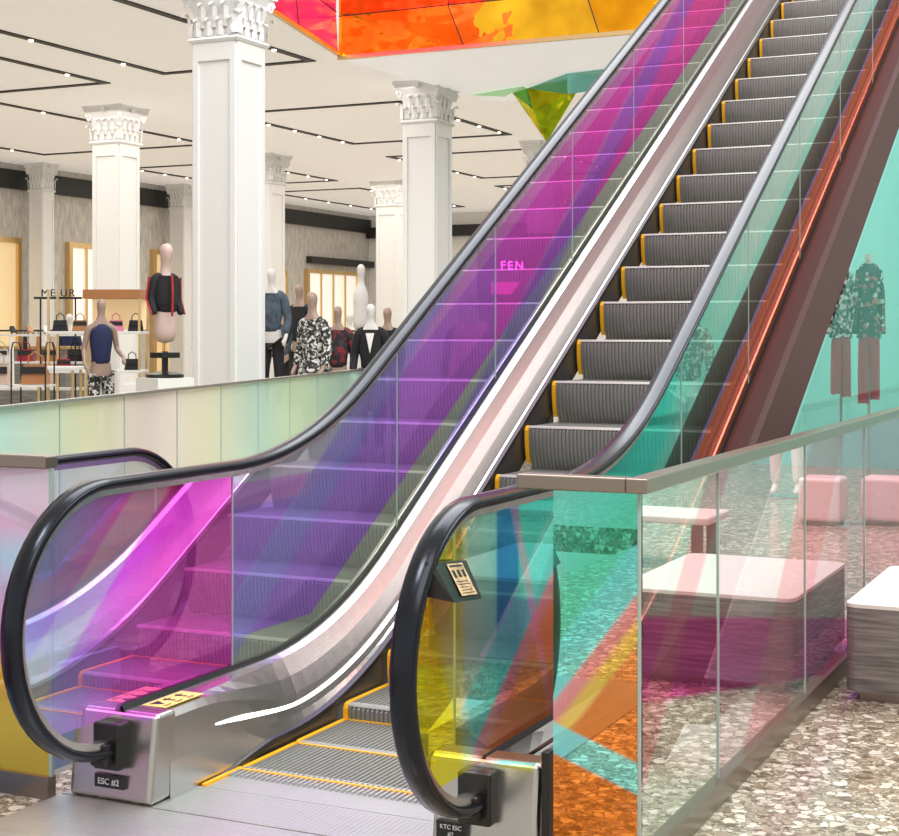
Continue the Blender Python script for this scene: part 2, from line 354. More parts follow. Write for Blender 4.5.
struct(MB().box(-21.5, -21.3, -10, 40.2, 0, 4.55).box(-21.5, -21.32, -10, 40.2, 4.55, 5.3).build('wall_left', M['wallpaper']))
struct(MB().box(-21.3, -21.22, 8, 40, 4.72, 5.15).build('trim_1', M['dark']))
struct(MB().box(-21.5, 16, 40, 40.2, 0, 5.3).build('wall_back', M['white']))
struct(MB().box(14, 14.2, -10, 40, 0, 5.3).build('wall_right', M['white']))
struct(MB().box(-1.7, 8, 13, 13.15, 0, 5.3).build('wall_middle', M['tealwall']))
struct(MB().box(-21.3, -21.1, 36, 40, 3.6, 3.8).box(-21.3, -12, 39.8, 40, 4.55, 4.9).build('trim_2', M['dark']))
n = 1
for y0, y1, m_, zt in ((20.4, 23.1, 'goldpanel', 3.5), (25.0, 27.2, 'glow', 3.5), (28.3, 29.8, 'goldpanel', 3.5), (31.5, 34.6, 'glow', 3.2), (36, 39, 'glow', 3.3)):
    d = struct(MB().box(-21.3, -21.24, y0, y1, 0, zt).build('door_%d' % n, M[m_]))
    fr = MB().box(-21.3, -21.16, y0-.12, y0, 0, zt+.12).box(-21.3, -21.16, y1, y1+.12, 0, zt+.12).box(-21.3, -21.16, y0, y1, zt, zt+.12)
    fr.build('door_frame', M['gold'], d)
    mm = MB()
    for k in range(1, 4): mm.box(-21.25, -21.19, y0+(y1-y0)*k/4-.03, y0+(y1-y0)*k/4+.03, 0, zt)
    mm.build('mullion', M['gold'], d)
    n += 1
wl = MB().box(-3.5, -3.4, -7, 1.3, -4.6, -.2).box(-.98, -.9, -7, 1.3, -4.6, -.2).box(-3.4, -.98, 1.3, 1.4, -4.6, -.2).box(-3.4, -.98, -7.1, -7, -4.6, -.2)
struct(wl.build('wall_well', M['white']))
struct(MB().box(-3.4, -.98, -7, 1.3, -4.7, -4.6).build('floor_lower', M['terr']))
struct(MB().box(-.79, .79, 0, 2.4, -.7, -.65).build('floor_pit', M['dark']))

def fascia(name, label, p0, p1, mats, n, z0=5.3, rows=(.0, .55, 2.1)):
    t = empty(name, label, 'glass panel', (p0[0], p0[1], z0))
    dx, dy = (p1[1]-p0[1]), -(p1[0]-p0[0]); l = math.hypot(dx, dy); dx /= l; dy /= l
    G = []
    for r, h in enumerate(rows):
        G.append([])
        for i in range(n+1):
            q = (i+(random.uniform(-.15, .15) if 0 < i < n and r else 0))/n; j = random.uniform(-.05, .08) if 0 < r < len(rows)-1 else 0
            G[r].append(((p1[0]-p0[0])*q+dx*j, (p1[1]-p0[1])*q+dy*j, h))
    seam = MB()
    for r in range(len(rows)-1):
        for i in range(n):
            a, b, c, d = G[r][i], G[r][i+1], G[r+1][i+1], G[r+1][i]
            tr = ((a, b, c), (a, c, d)) if (i+r) % 2 else ((a, b, d), (b, c, d))
            mm = mats[(i*2+r) % len(mats)]
            for q in tr: MB().poly(q).build('glass_facet', mm, t)
            if r: seam.tube(a, b, .010, n=4)
            if i: seam.tube(a, d, .010, n=4)
    seam.build('seam_bar', M['dark'], t)
    e = MB()
    R = [[(q[0]+dx*s, q[1]+dy*s, z) for s, z in ((-.03, 0), (.03, 0), (.03, -.05), (-.03, -.05))] for q in ((0, 0), (p1[0]-p0[0], p1[1]-p0[1]))]
    e.grid(R, True); e.cap(R[0], True); e.cap(R[1]); e.build('edge_trim', M['gold'], t)
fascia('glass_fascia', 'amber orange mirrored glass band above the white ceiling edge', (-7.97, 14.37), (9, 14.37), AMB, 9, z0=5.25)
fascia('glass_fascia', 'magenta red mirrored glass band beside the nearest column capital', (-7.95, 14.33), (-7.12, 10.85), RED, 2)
x, y = P(545, 23.6)
t = empty('faceted_glass_canopy', 'green and lime faceted mirrored glass point hanging from the white soffit', 'canopy', (x, y, 5.19))
A = [(-.5, -.1, 0), (-.12, -.42, 0), (.45, .2, 0), (.1, .45, 0)]; T = (.03, 0, -.78); K = (-.1, -.24, -.3)
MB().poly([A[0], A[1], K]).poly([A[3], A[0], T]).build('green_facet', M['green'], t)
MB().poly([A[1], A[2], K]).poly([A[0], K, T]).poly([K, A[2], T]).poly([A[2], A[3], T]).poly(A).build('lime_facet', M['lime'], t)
MB().poly([(-1.2, -.2, 0), (-.1, -.65, 0), A[1], A[0]]).poly([(-1.2, -.2, 0), (-.5, -.4, -.1), (-.1, -.65, 0)]).build('pale_facet', M['palegreen'], t)
MB().poly([A[1], (.9, -1.4, 0), (3.4, -1.9, 0), (2.6, -.8, -.02), A[2]]).poly([A[1], (.9, -1.4, 0), (.6, -.6, -.16)]).poly([(.9, -1.4, 0), (3.4, -1.9, 0), (2.6, -.8, -.1), (.6, -.6, -.16)]).build('teal_facet', M['tealmirror'], t)

loops = [((-11.1, -8.6), (5, 14.7)), ((-19.5, -15.3), (12, 22)), ((-12.6, -9.2), (18.6, 23.2)), ((-6.3, -2.2), (24.0, 29)), ((-19.5, -16.6), (25, 29.5)), ((-13, -9.5), (25.5, 30.5)), ((-13.5, -9), (32.5, 38)), ((-19.8, -17), (31.5, 38)), ((-15.0, -12.4), (6, 15))]
desc = ['nearest the left edge of the coloured glass', 'left of the second column', 'between the second and third column rows', 'behind the escalator handrail', 'by the left wall above the gold alcove', 'in the middle of the back ceiling', 'farthest at the back centre', 'farthest by the left wall', 'at the top left of the view']
for (xr, yr), ds in zip(loops, desc):
    t = empty('ceiling_track', 'black rectangular ceiling slot with tiny warm spots, '+ds, 'ceiling light', (xr[0], yr[0], 5.3), group='rectangular ceiling slots')
    w, h = xr[1]-xr[0], yr[1]-yr[0]; q = .055
    MB().box(-q, w+q, -q, q, -.02, 0).box(-q, w+q, h-q, h+q, -.02, 0).box(-q, q, q, h-q, -.02, 0).box(w-q, w+q, q, h-q, -.02, 0).build('slot_frame', M['dark'], t)
    for i in range(5):
        for xx in (0, w):
            MB().lathe([(.025, -.04), (.035, -.02)], (xx, h*(i+.5)/5, 0), 8).build('spot_lamp', M['lamp'], t)

# ------------------------------------------------------------ columns
def capital_mesh():
    b = MB(); hw = .40
    b.sq_lathe([(hw+.02, 0), (hw+.05, .03), (hw+.02, .06), (hw-.03, .07), (hw-.02, .3), (hw+.03, .46), (hw+.08, .54)])
    pts = []
    for a in range(4):
        th = a*PI/2
        for u in (-1, -.5, 0, .5):
            r = .56-.1*(1-u*u); x, y = u*.56, -r
            if u == -1: x, y = -.56, -.56
            pts.append((x*math.cos(th)-y*math.sin(th), x*math.sin(th)+y*math.cos(th)))
    for z0, z1, k in ((.54, .6, .95), (.6, .65, 1.0)):
        lo = [(x*k, y*k, z0) for x, y in pts]; hi = [(x*k, y*k, z1) for x, y in pts]
        b.grid([lo, hi], True); b.cap(lo, True); b.cap(hi)
    def leaf(cx, cy, ang, w, z0, h, out):
        rows = []
        for i in range(9):
            q = i/8; z = z0+h*(math.sin(q*PI*.62)/math.sin(PI*.5)); o = out*(q**2.2)*1.1
            ww = w*(1-.35*q)*(1 if i % 2 else .78)
            if i == 8: ww *= .3; z -= .02
            rows.append([(u*ww, -(o+.012+(.03*(1-abs(u)))), z) for u in (-1, -.5, 0, .5, 1)])
        ca, sa = math.cos(ang), math.sin(ang)
        b.grid([[(cx+x*ca-y*sa, cy+x*sa+y*ca, z) for x, y, z in r] for r in rows])
    for a in range(4):
        th = a*PI/2
        def T(x, y): return x*math.cos(th)-y*math.sin(th), x*math.sin(th)+y*math.cos(th)
        for u in (-.3, -.1, .1, .3): leaf(*T(u, -hw+.02), th, .085, .07, .19, .08)
        for u in (-.2, 0, .2): leaf(*T(u, -hw+.02), th, .085, .16, .27, .11)
        leaf(*T(-hw, -hw), th-PI/4, .1, .08, .24, .1)
        for sgn in (-1, 1):
            pp = []
            for i in range(15):
                q = i/14; an = q*3.4*PI; r = .085*(1-q*.8)
                cx_, cy_ = T(sgn*(.44+r*math.cos(an)*.7), -(.46+r*math.cos(an)*.35))
                pp.append((cx_, cy_, .46+r*math.sin(an)))
            b.path_tube(pp, .02, 5)
        c = T(0, -.5); b.lathe([(.02, -.05), (.05, -.03), (.055, .02), (.02, .05)], (c[0], c[1], .58), 8)
    return b.mesh('capital', M['column'])
CAPM = capital_mesh()
def shaft_mesh(H=4.65):
    b = MB(); w = .37
    b.box(-w, w, -w, w, .35, H)
    for a in range(4):
        th = a*PI/2
        for x0, x1, z0, z1 in ((-w, -.28, .35, H), (.28, w, .35, H), (-.28, .28, .35, .6), (-.28, .28, H-.2, H)):
            P4 = [(x0, -w-.035), (x1, -w-.035), (x1, -w), (x0, -w)]
            R = [[(x*math.cos(th)-y*math.sin(th), x*math.sin(th)+y*math.cos(th), z) for x, y in P4] for z in (z0, z1)]
            b.grid(R, True); b.cap(R[0], True); b.cap(R[1])
    return b.mesh('shaft', M['column'])
SHM = shaft_mesh()
BSM = MB().sq_lathe([(.5, 0), (.5, .2), (.46, .22), (.46, .27), (.42, .3), (.42, .35)]).mesh('base', M['column'])
cols = [((-7.15, 10.45), 'white square column with ornate leafy capital, nearest and largest', .74),
        ((-13.9, 17.2), 'white column with leafy capital standing behind the shelf of handbags', .72),
        ((-8.0, 17.2), 'white column with leafy capital just left of the rising handrail', .72),
        ((-15.3, 24.2), 'slim distant white column directly right of the nearest column', .74),
        ((-15.5, 30.5), 'small distant white column between the nearest column and the handrail', .8),
        ((-20.75, 23.4), 'white column against the left wall by the gold alcove', .5),
        ((-20.75, 28.8), 'distant white column against the left wall, just left of the nearest column', .55),
        ((-9.0, 24.6), 'white column seen through the magenta balustrade glass', .72)]
for (x, y), lb, sc in cols:
    t = empty('column', lb, 'column', (x, y, 0), 0, 'leafy capital columns')
    for nm, me, z in (('shaft', SHM, 0), ('base', BSM, 0), ('capital', CAPM, 4.65)):
        c = link(nm, me, t); c.location = (0, 0, z); c.scale = (sc, sc, 1)

# ------------------------------------------------------------ escalators
PIT_ = .355
def ramp(y, y0=1.17, L=.5):
    if y < y0-L: return 0.0
    if y < y0+L: return .57735*(y-y0+L)**2/(4*L)
    return .57735*(y-y0)
def step_meshes(hw=.465):
    e_ = PIT_-.005
    path = [(e_, 0), (.2, 0), (.02, 0), (.006, -.004), (0, -.014), (.0, -.05), (.004, -.09), (.012, -.13), (.025, -.17), (.045, -.22)]
    nr = 46; pr = []
    for i in range(nr):
        u0 = -hw+.02+i*(2*hw-.04)/nr; p = (2*hw-.04)/nr
        pr += [(u0, 0), (u0+p*.15, .007), (u0+p*.55, .007), (u0+p*.7, 0)]
    b = MB().sweep(pr, path, closed=False, flip=-1)
    me = b.mesh('step', M['step'])
    def side(s, pth):
        return MB().sweep([(s*hw, -.004), (s*hw, .009), (s*(hw-.020), .009), (s*(hw-.020), -.004)], pth, flip=-1)
    full = [side(-1, path[:9]).mesh('yellow_edging', M['yellow']), side(1, path[:9]).mesh('yellow_edging', M['yellow']), MB().box(-hw, hw, e_-.010, e_, 0, .009).mesh('yellow_edging', M['yellow'])]
    part = [side(-1, path[2:9]).mesh('yellow_edging', M['yellow'])]
    nb = MB().sweep([(-hw+.02, .004), (-hw+.02, .009), (hw-.02, .009), (hw-.02, .004)], [(.018, 0), (.012, 0), (.005, -.003), (0, -.008)], flip=-1)
    return me, (full, part), nb.mesh('nosing_strip', M['nose'])
STEP = step_meshes()

def arc_path(yc=-.1, zc=.58, R=.41, a0=285, a1=92, n=28):
    return [(yc+R*math.cos(math.radians(a0+(a1-a0)*i/n)), zc+R*math.sin(math.radians(a0+(a1-a0)*i/n))) for i in range(n+1)]
def stations(y0, y1, dy=.12):
    n = max(1, int(round((y1-y0)/dy))); return [y0+(y1-y0)*i/n for i in range(n+1)]
DY0 = 1.26
def escalator(root, sg, yend, gl, gr, joints, first_nose, nsteps, outer='brown', gr_up=None, gl_up=None, light=False):
    Rr = lambda y, y0=1.17: sg*ramp(y, y0)
    line = [y for y in stations(-.1, 2.4, .08)] + stations(2.6, yend, 1.2)
    hp = arc_path() + [(y, .99+Rr(y, 1.11)) for y in line]
    for side, gm in ((-1, gl), (1, gr)):
        X = side*.62
        pr = [(-.036, -.004), (-.036, .007), (-.027, .016), (0, .020), (.027, .016), (.036, .007), (.036, -.004), (.029, -.013), (-.029, -.013)]
        MB().sweep(pr, hp, X).build('handrail', M['rubber'], root, smooth=True)
        MB().sweep([(-.018, -.034), (-.018, -.013), (.018, -.013), (.018, -.034)], hp[1:], X).build('handrail_guide', M['deck'], root)
        top = lambda y: .955+Rr(y, 1.11)
        bot = lambda y: .27+Rr(y, DY0)
        arc = [p for p in arc_path(R=.375) if p[1] > .275]
        pts = [(X, arc[0][0], .27)] + [(X, a, z) for a, z in arc] + [(X, joints[0], .955), (X, joints[0], .27)]
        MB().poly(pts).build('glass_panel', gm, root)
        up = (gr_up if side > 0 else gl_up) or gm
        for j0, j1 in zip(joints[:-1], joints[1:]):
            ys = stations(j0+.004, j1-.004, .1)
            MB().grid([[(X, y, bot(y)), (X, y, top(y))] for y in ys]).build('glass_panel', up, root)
        for j in joints[:-1]:
            MB().box(X-.003, X+.003, j-.003, j+.003, bot(j), top(j)).build('glass_joint', M['joint'], root)
        ys = [y for y in line if y >= .56]
        allY = [.04, .1, .16, .2, .26, .32, .4, .48]+ys
        def lowz(y):
            q = min(1, max(0, (y-.3)/.35)); return .045*q*q*(3-2*q)
        b0 = [(.612, .27), (.606, .280), (.585, .280), (.525, .279), (.498, .272), (.481, .252), (.473, .12)]
        b1 = [(.612, .27), (.606, .284), (.596, .284), (.574, .272), (.541, .21), (.516, .15), (.494, .09)]
        def sec(y):
            q = min(1, max(0, (y-.20)/.7)); q = q*q*(3-2*q)
            base = [(p[0]*(1-q)+r[0]*q, p[1]*(1-q)+r[1]*q) for p, r in zip(b0, b1)]
            return [(side*u, y, w+Rr(y, DY0)) for u, w in base] + [(side*(.472+.004*q), y, lowz(y)+Rr(y, 1.2))]
        MB().grid([sec(y) for y in allY]).build('inner_deck', M['deck'], root, smooth=False)
        MB().grid([[(side*u, y, w+Rr(y, DY0)) for u, w in ((.63, .27), (.612, .298), (.6, .275))] for y in [-.02]+allY]).build('glass_seal', M['black'], root)
        MB().grid([[(side*u, y, max(.001, lowz(y)+w) + Rr(y, 1.2)) for u, w in ((.482, .014), (.464, .008), (.464, -.012), (.482, -.02))] for y in [q for q in allY if q > .25]]).build('skirt_brush', M['black'], root)
        MB().grid([[(side*.478, y, lowz(y)-.003+Rr(y, 1.2)), (side*.478, y, -.18+Rr(y, 1.17))] for y in allY]).build('skirt_panel', M['skirt'], root)
        if light and side < 0:  # emissive strip painting the bright reflection along the left deck face
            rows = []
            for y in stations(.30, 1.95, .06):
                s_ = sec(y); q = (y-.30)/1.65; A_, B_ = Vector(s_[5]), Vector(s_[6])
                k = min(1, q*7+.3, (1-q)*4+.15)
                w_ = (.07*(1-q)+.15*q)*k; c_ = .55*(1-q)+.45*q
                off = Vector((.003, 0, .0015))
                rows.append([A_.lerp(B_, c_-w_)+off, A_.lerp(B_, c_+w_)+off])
            MB().grid(rows).build('deck_highlight', M['deck_glow'], root)
        MB().grid([[(side*u, y, w+Rr(y, 1.15)) for u, w in ((.625, .20), (.66, .24), (.76, .30), (.79, .30), (.79, -.06))] for y in [q for q in allY if q > .1]]).build('outer_deck', M[outer], root)
        a, b_ = sorted((side*.4735, side*.79))
        nb = MB().box(a, b_, -.06, .08, 0.006 if sg > 0 else 0, .279)
        nb.v = [(x, y+(.0 if z < .1 or y > 0 else .035), z) for x, y, z in nb.v]
        nb = nb.build('newel_base', M['base'], root, smooth=False, bevel=.018, seg=4)
        br = MB().box(X-.05, X+.05, -.09, -.02, .11, .255).box(X-.03, X+.03, -.13, -.09, .13, .2)
        br.build('handrail_inlet', M['black'], nb, bevel=.008)
    for k in range(nsteps):
        y = first_nose+PIT_*k
        z = Rr(y)
        if sg > 0: loc, rz = (0, y, z), 0
        else: loc, rz = (0, y+PIT_, z), PI
        s = link('step', STEP[0], root); s.location = loc; s.rotation_euler = (0, 0, rz)
        for ym in STEP[1][0 if (k < 3 and sg > 0) else 1]: link('yellow_edging', ym, s)
        link('nosing_strip', STEP[2], s)
    cp = MB().box(-.465, .465, .2, first_nose-.005, -.02, .004)
    for i in range(46):
        u = -.447+i*.0198; cp.box(u, u+.008, first_nose-.09, first_nose+.01, .004, .012)
    cpo = cp.build('comb_plate', M['plate'], root)
    MB().box(-.47, .47, first_nose-.025, first_nose-.015, .004, .013).box(-.465, -.45, .2, first_nose, .004, .012).build('yellow_edging', M['yellow'], cpo)
    ys = stations(1.9, yend, 1.0)
    MB().grid([[(-.5, y, -.3+Rr(y)), (.5, y, -.3+Rr(y))] for y in ys]).build('truss_soffit', M['skirt'], root)

esc = empty('escalator', 'rising escalator with yellow-edged ribbed steps and violet and teal glass sides', 'escalator')
J = [.61, 1.86, 2.9, 3.95, 5.0, 6.05, 7.1, 8.15, 9.2, 10.25, 11.3]
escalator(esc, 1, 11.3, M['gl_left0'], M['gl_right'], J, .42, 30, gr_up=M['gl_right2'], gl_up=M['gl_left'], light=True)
esc2 = empty('escalator', 'neighbouring escalator going down beside the left glass, black handrail end showing', 'escalator', (-1.95, .85, 0), PI)
escalator(esc2, -1, 6.6, M['gl_second'], M['gl_second'], [.61, 1.86, 2.9, 3.95, 5.0, 6.6], .42, 17, 'bluepanel')

text_part('lettering', 'ESC #2', .027, M['letter'], esc, (-.625, -.070, .060), (PI/2, 0, 0))
MB().box(-.68, -.57, -.067, -.05, .049, .089).build('name_plate', M['black'], esc)
MB().box(.497, .588, -.067, -.05, .058, .104).build('name_plate', M['black'], esc)
text_part('lettering', 'KTC ESC', .017, M['letter'], esc, (.5425, -.070, .084), (PI/2, 0, 0))
text_part('lettering', '#2', .017, M['letter'], esc, (.5425, -.070, .065), (PI/2, 0, 0))
st = MB().box(-.594, -.504, .06, .27, .2805, .2815).build('caution_sticker', M['sticker'], esc)
st['label'] = 'pale yellow caution sticker'
bb = MB()
for i in range(3):
    y = .08+i*.062
    if i == 0:
        bb.poly([(-.578, y-.008, .2822), (-.578, y+.042, .2822), (-.535, y+.017, .2822)])
    else:
        bb.box(-.578, -.552, y+.003, y+.018, .2815, .2822).lathe([(.008, .2815), (.008, .2822)], (-.541, y+.0105, 0), 10)
        bb.box(-.568, -.563, y-.006, y+.03, .2815, .2822)
    bb.box(-.525, -.521, y-.006, y+.036, .2815, .2822).box(-.516, -.513, y-.006, y+.022, .2815, .2822)
bb.build('pictogram', M['black'], st)
h0 = [(.635, -.41, .785), (.635, -.21, .765), (.635, -.20, .85), (.635, -.42, .875)]
h1 = [(.705, -.39, .772), (.705, -.22, .756), (.650, -.20, .85), (.650, -.40, .87)]
sh = MB().grid([h0, h1], True); sh.cap(h1)
sh.build('sign_holder', M['black'], esc)
def cp_(u, v, e=.0):
    return (.7045-.0535*v+e, -.34+.095*u+.006*v, .776-.009*u+.088*v)
pc = MB().poly([cp_(0, .06, .0009), cp_(1, .06, .0009), cp_(1, .94, .0009), cp_(0, .94, .0009)]).build('printed_card', M['paper'], esc)
lb = MB()
def crect(u0, u1, v0, v1): lb.poly([cp_(u0, v0, .002), cp_(u1, v0, .002), cp_(u1, v1, .002), cp_(u0, v1, .002)])
crect(.08, .92, .85, .90)
for i in range(3): crect(.1+.3*i, .28+.3*i, .56, .76)
for i in range(5): crect(.1, .9-.12*(i % 3), .12+.08*i, .14+.08*i)
lb.build('card_print', M['black'], pc)

lp = empty('landing_plate', 'pale finely lined metal floor plate in front of the escalator', 'floor plate', (0, 0, 0))
pls = [(-.82, .46, -.05, .195), (-.82, .46, -.75, -.06), (-.82, .46, -2.2, -.76)]
for a, b_, c, d in pls:
    MB().box(a, b_, c, d, 0, .005).build('plate', M['plate'], lp)
    rb = MB()
    for i in range(70):
        u = -.812+i*.018; rb.box(u, u+.012, c+.01, d-.01, .005, .0056)
    rb.build('ribbing', M['plate'], lp)

# ------------------------------------------------------------ glass guards
g = empty('glass_guardrail', 'right-hand frameless glass guardrail with bronze cap and pink tinted panes', 'guardrail', (1.07, -.02, 0))
def seg(parent, x0, y0, x1, y1, gm, name='glass_panel', z0=.07, z1=1.035, gap=.006):
    dx, dy = x1-x0, y1-y0; l = math.hypot(dx, dy); dx /= l; dy /= l
    return MB().poly([(x0+dx*gap, y0+dy*gap, z0), (x1-dx*gap, y1-dy*gap, z0), (x1-dx*gap, y1-dy*gap, z1), (x0+dx*gap, y0+dy*gap, z1)]).build(name, gm, parent)
gj = [.02, .77, 2.01, 3.26, 4.5, 5.75, 7.0, 8.25]
for a, b_ in zip(gj[:-1], gj[1:]):
    seg(g, 0, a, 0, b_, M['gl_guard'])
for a in gj[1:-1]: MB().box(-.004, .004, a-.003, a+.003, .07, 1.035).build('glass_joint', M['joint'], g)
MB().box(-.03, .03, -.03, 8.25, 1.03, 1.07).build('cap_rail', M['cap'], g, bevel=.004)
MB().box(-.34, -.03, -.03, .03, 1.03, 1.07).build('cap_rail', M['cap'], g, bevel=.004)
seg(g, -.25, 0, 0, 0, M['gl_front'])
MB().box(-.02, .02, .0, 8.25, 0, .075).build('base_channel', M['cap'], g)
MB().box(-.25, .02, -.02, .02, 0, .075).build('base_channel', M['cap'], g)
MB().box(-.004, .004, -.004, .004, .07, 1.03).build('corner_edge', M['joint'], g)
MB().box(-.272, -.25, -.02, .02, 0, .32).build('post', M['black'], g, bevel=.004)

g = empty('glass_guardrail', 'short glass guard panel left of the left newel, pink and amber tinted', 'guardrail', (-.82, -.1, 0))
seg(g, -.32, 0, 0, 0, M['gl_leftfront'])
MB().box(-.32, .0, -.03, .03, 1.03, 1.07).build('cap_rail', M['cap'], g, bevel=.004)
MB().box(-.32, .0, -.02, .02, 0, .07).build('base_channel', M['cap'], g)
MB().box(-.006, .006, -.006, .006, .07, 1.03).build('glass_edge', M['joint'], g)

a0 = (-3.12, 1.4); a1 = (-6.06, 11.6)
ln = math.hypot(a1[0]-a0[0], a1[1]-a0[1]); ang = math.atan2(a1[1]-a0[1], a1[0]-a0[0])-PI/2
g = empty('glass_guardrail', 'long pale green glass guardrail in front of the mannequins', 'guardrail', (a0[0], a0[1], 0), ang)
k = 0.0
while k < ln-.6:
    seg(g, 0, k, 0, min(k+1.05, ln), M['gl_far'], gap=.008)
    MB().box(-.004, .004, k-.006, k+.006, .07, 1.035).build('glass_joint', M['joint'], g); k += 1.05
MB().box(-.025, .025, 0, ln, 1.035, 1.055).build('cap_rail', M['deck'], g)
MB().box(-.02, .02, 0, ln, 0, .07).build('base_channel', M['cap'], g)

g = empty('glass_partition', 'teal glass cladding below the right side of the escalator', 'glass partition', (.80, 1.6, 0))
ys = [1.6, 2.9, 4.1, 5.3, 6.5, 7.7, 8.9, 10.1, 11.2]
for a, b_ in zip(ys[:-1], ys[1:]):
    MB().poly([(0, a-1.6+.004, 0), (0, b_-1.6-.004, 0), (0, b_-1.6-.004, ramp(b_)-.05), (0, a-1.6+.004, ramp(a)-.05)]).build('glass_panel', M['gl_teal'], g)

# ------------------------------------------------------------ benches
def bench(x, y, w, l, label, h=.385):
    t = empty('bench', label, 'bench', (x, y, 0))
    MB().box(.05, w-.05, .05, l-.05, 0, .04).build('plinth', M['cap'], t)
    b = MB(); r = .05
    pts = []
    for cx, cy, a in ((w-r, r, -90), (w-r, l-r, 0), (r, l-r, 90), (r, r, 180)):
        pts += [(cx+r*math.cos(math.radians(a+k*18)), cy+r*math.sin(math.radians(a+k*18))) for k in range(6)]
    b.prism(pts, .04, h-.015).build('body', M['wood'], t)
    MB().prism(pts, h-.0145, h).build('bench_top', M['benchtop'], t)
bench(1.17, 2.25, .75, 1.1, 'low block bench with white top and grey woodgrain sides beside the guardrail')
for x, y, mk, lb in ((2.05, 7.75, 'benchtop', 'small white cube stool mirrored in the far guardrail glass'), (1.62, 7.95, 'palepink', 'small pale rose cube stool mirrored in the far guardrail glass')):
    t = empty('cube_stool', lb, 'stool', (x, y, 0))
    MB().box(0, .32, 0, .32, .03, .36).build('seat_block', M[mk], t, bevel=.03, seg=3)
    MB().box(.03, .29, .03, .29, 0, .03).build('plinth', M['cap'], t)
t = empty('low_bench', 'long pale backless bench mirrored behind the block bench in the guardrail glass', 'bench', (2.35, 5.2, 0))
MB().box(0, 1.1, 0, .5, .28, .33).build('seat', M['benchtop'], t, bevel=.015, seg=3)
for a in (.06, .96):
    for b_ in (.04, .38): MB().box(a, a+.06, b_, b_+.06, 0, .28).build('leg', M['cap'], t)

# ------------------------------------------------------------ mannequins
def plinth(x, y, h, rz, label, w=.26):
    b = MB().box(-w, w, -w*.85, w*.85, 0, h).build('display_plinth', M['white'])
    b.location = (x, y, 0); b.rotation_euler = (0, 0, rz)
    tag(b, 'white display plinth carrying the '+' '.join(label.split()[:8]), 'plinth')
def mannequin(px, d, top_y, label, skinm='mann', top=None, bottom=None, trim=None, rz=0, arm=0, coat=False, xy=None, sc=1.0, pw=.26):
    zt = CAM.z+(HZ-top_y)*d/F; x, y = xy if xy else P(px, d)
    base = max(0, zt-1.84*sc)
    t = empty('mannequin', label, 'mannequin', (x, y, base), rz, 'shop mannequins'); t.scale = (sc, sc, sc)
    V = [(0, 0, .98), (0, 0, 1.14), (0, -.01, 1.36), (0, 0, 1.51), (0, -.005, 1.59), (0, -.015, 1.67), (0, -.02, 1.745), (0, 0, 1.81)]
    Rr = [(.125, .09), (.1, .075), (.135, .09), (.055, .05), (.04, .04), (.052, .062), (.066, .082), (.04, .05)]
    E = [(0, 1), (1, 2), (2, 3), (3, 4), (4, 5), (5, 6), (6, 7)]
    arms = {}; legs = {}
    for s in (-1, 1):
        i = len(V); bend = arm if s > 0 else arm*.4
        V += [(s*.15, 0, 1.455), (s*.2, .03, 1.2), (s*(.21+.02*bend), -.06-.12*bend, .98+.12*bend), (s*.205, -.11-.18*bend, .9+.16*bend), (s*.2, -.13-.22*bend, .84+.18*bend), (s*.18, -.15-.18*bend, .9+.16*bend)]
        Rr += [.048, .034, .025, (.02, .032), (.012, .022), .011]
        E += [(3, i), (i, i+1), (i+1, i+2), (i+2, i+3), (i+3, i+4), (i+3, i+5)]
        arms[s] = i
    for s in (-1, 1):
        i = len(V)
        V += [(s*.08, 0, .88), (s*.095, -.01, .5), (s*.1, .02, .1), (s*.105, -.1, .035)]
        Rr += [.078, .05, .033, (.03, .03)]
        E += [(0, i), (i, i+1), (i+1, i+2), (i+2, i+3)]
        legs[s] = i
    skin('body', V, E, Rr, M[skinm], t)
    def sub(idx, grow, edges, m, name):
        mp = {k: j for j, k in enumerate(idx)}
        vs = [V[k] for k in idx]
        rs = [tuple(a+grow for a in (Rr[k] if isinstance(Rr[k], tuple) else (Rr[k], Rr[k]))) for k in idx]
        es = [(mp[a], mp[b]) for a, b in edges if a in mp and b in mp]
        return skin(name, vs, es, rs, M[m], t)
    if top:
        if trim == 'vest': sub([2, 1, 0, 3], .018, E, top, 'top')
        else: sub([2, 1, 0, 3, arms[-1], arms[-1]+1, arms[-1]+2, arms[1], arms[1]+1, arms[1]+2], .022, E, top, 'jacket')
    if coat:
        MB().lathe([(.15, 1.05), (.17, .9), (.2, .55), (.185, .55), (.14, 1.0)], n=16).build('coat_skirt', M[top], t, smooth=True)
    if bottom: sub([0]+[legs[-1]+k for k in (0, 1, 2)]+[legs[1]+k for k in (0, 1, 2)], .018, E, bottom, 'trousers')
    if trim == 'lapel':
        MB().poly([(-.05, -.14, 1.46), (.05, -.14, 1.46), (0, -.145, 1.22)]).build('shirt_front', M['white'], t)
    MB().lathe([(.16, -.003), (.16, .008)], n=16).build('stand_plate', M['deck'], t)
    if base > .08: plinth(x, y, base-.004, rz, label, pw)
    return t
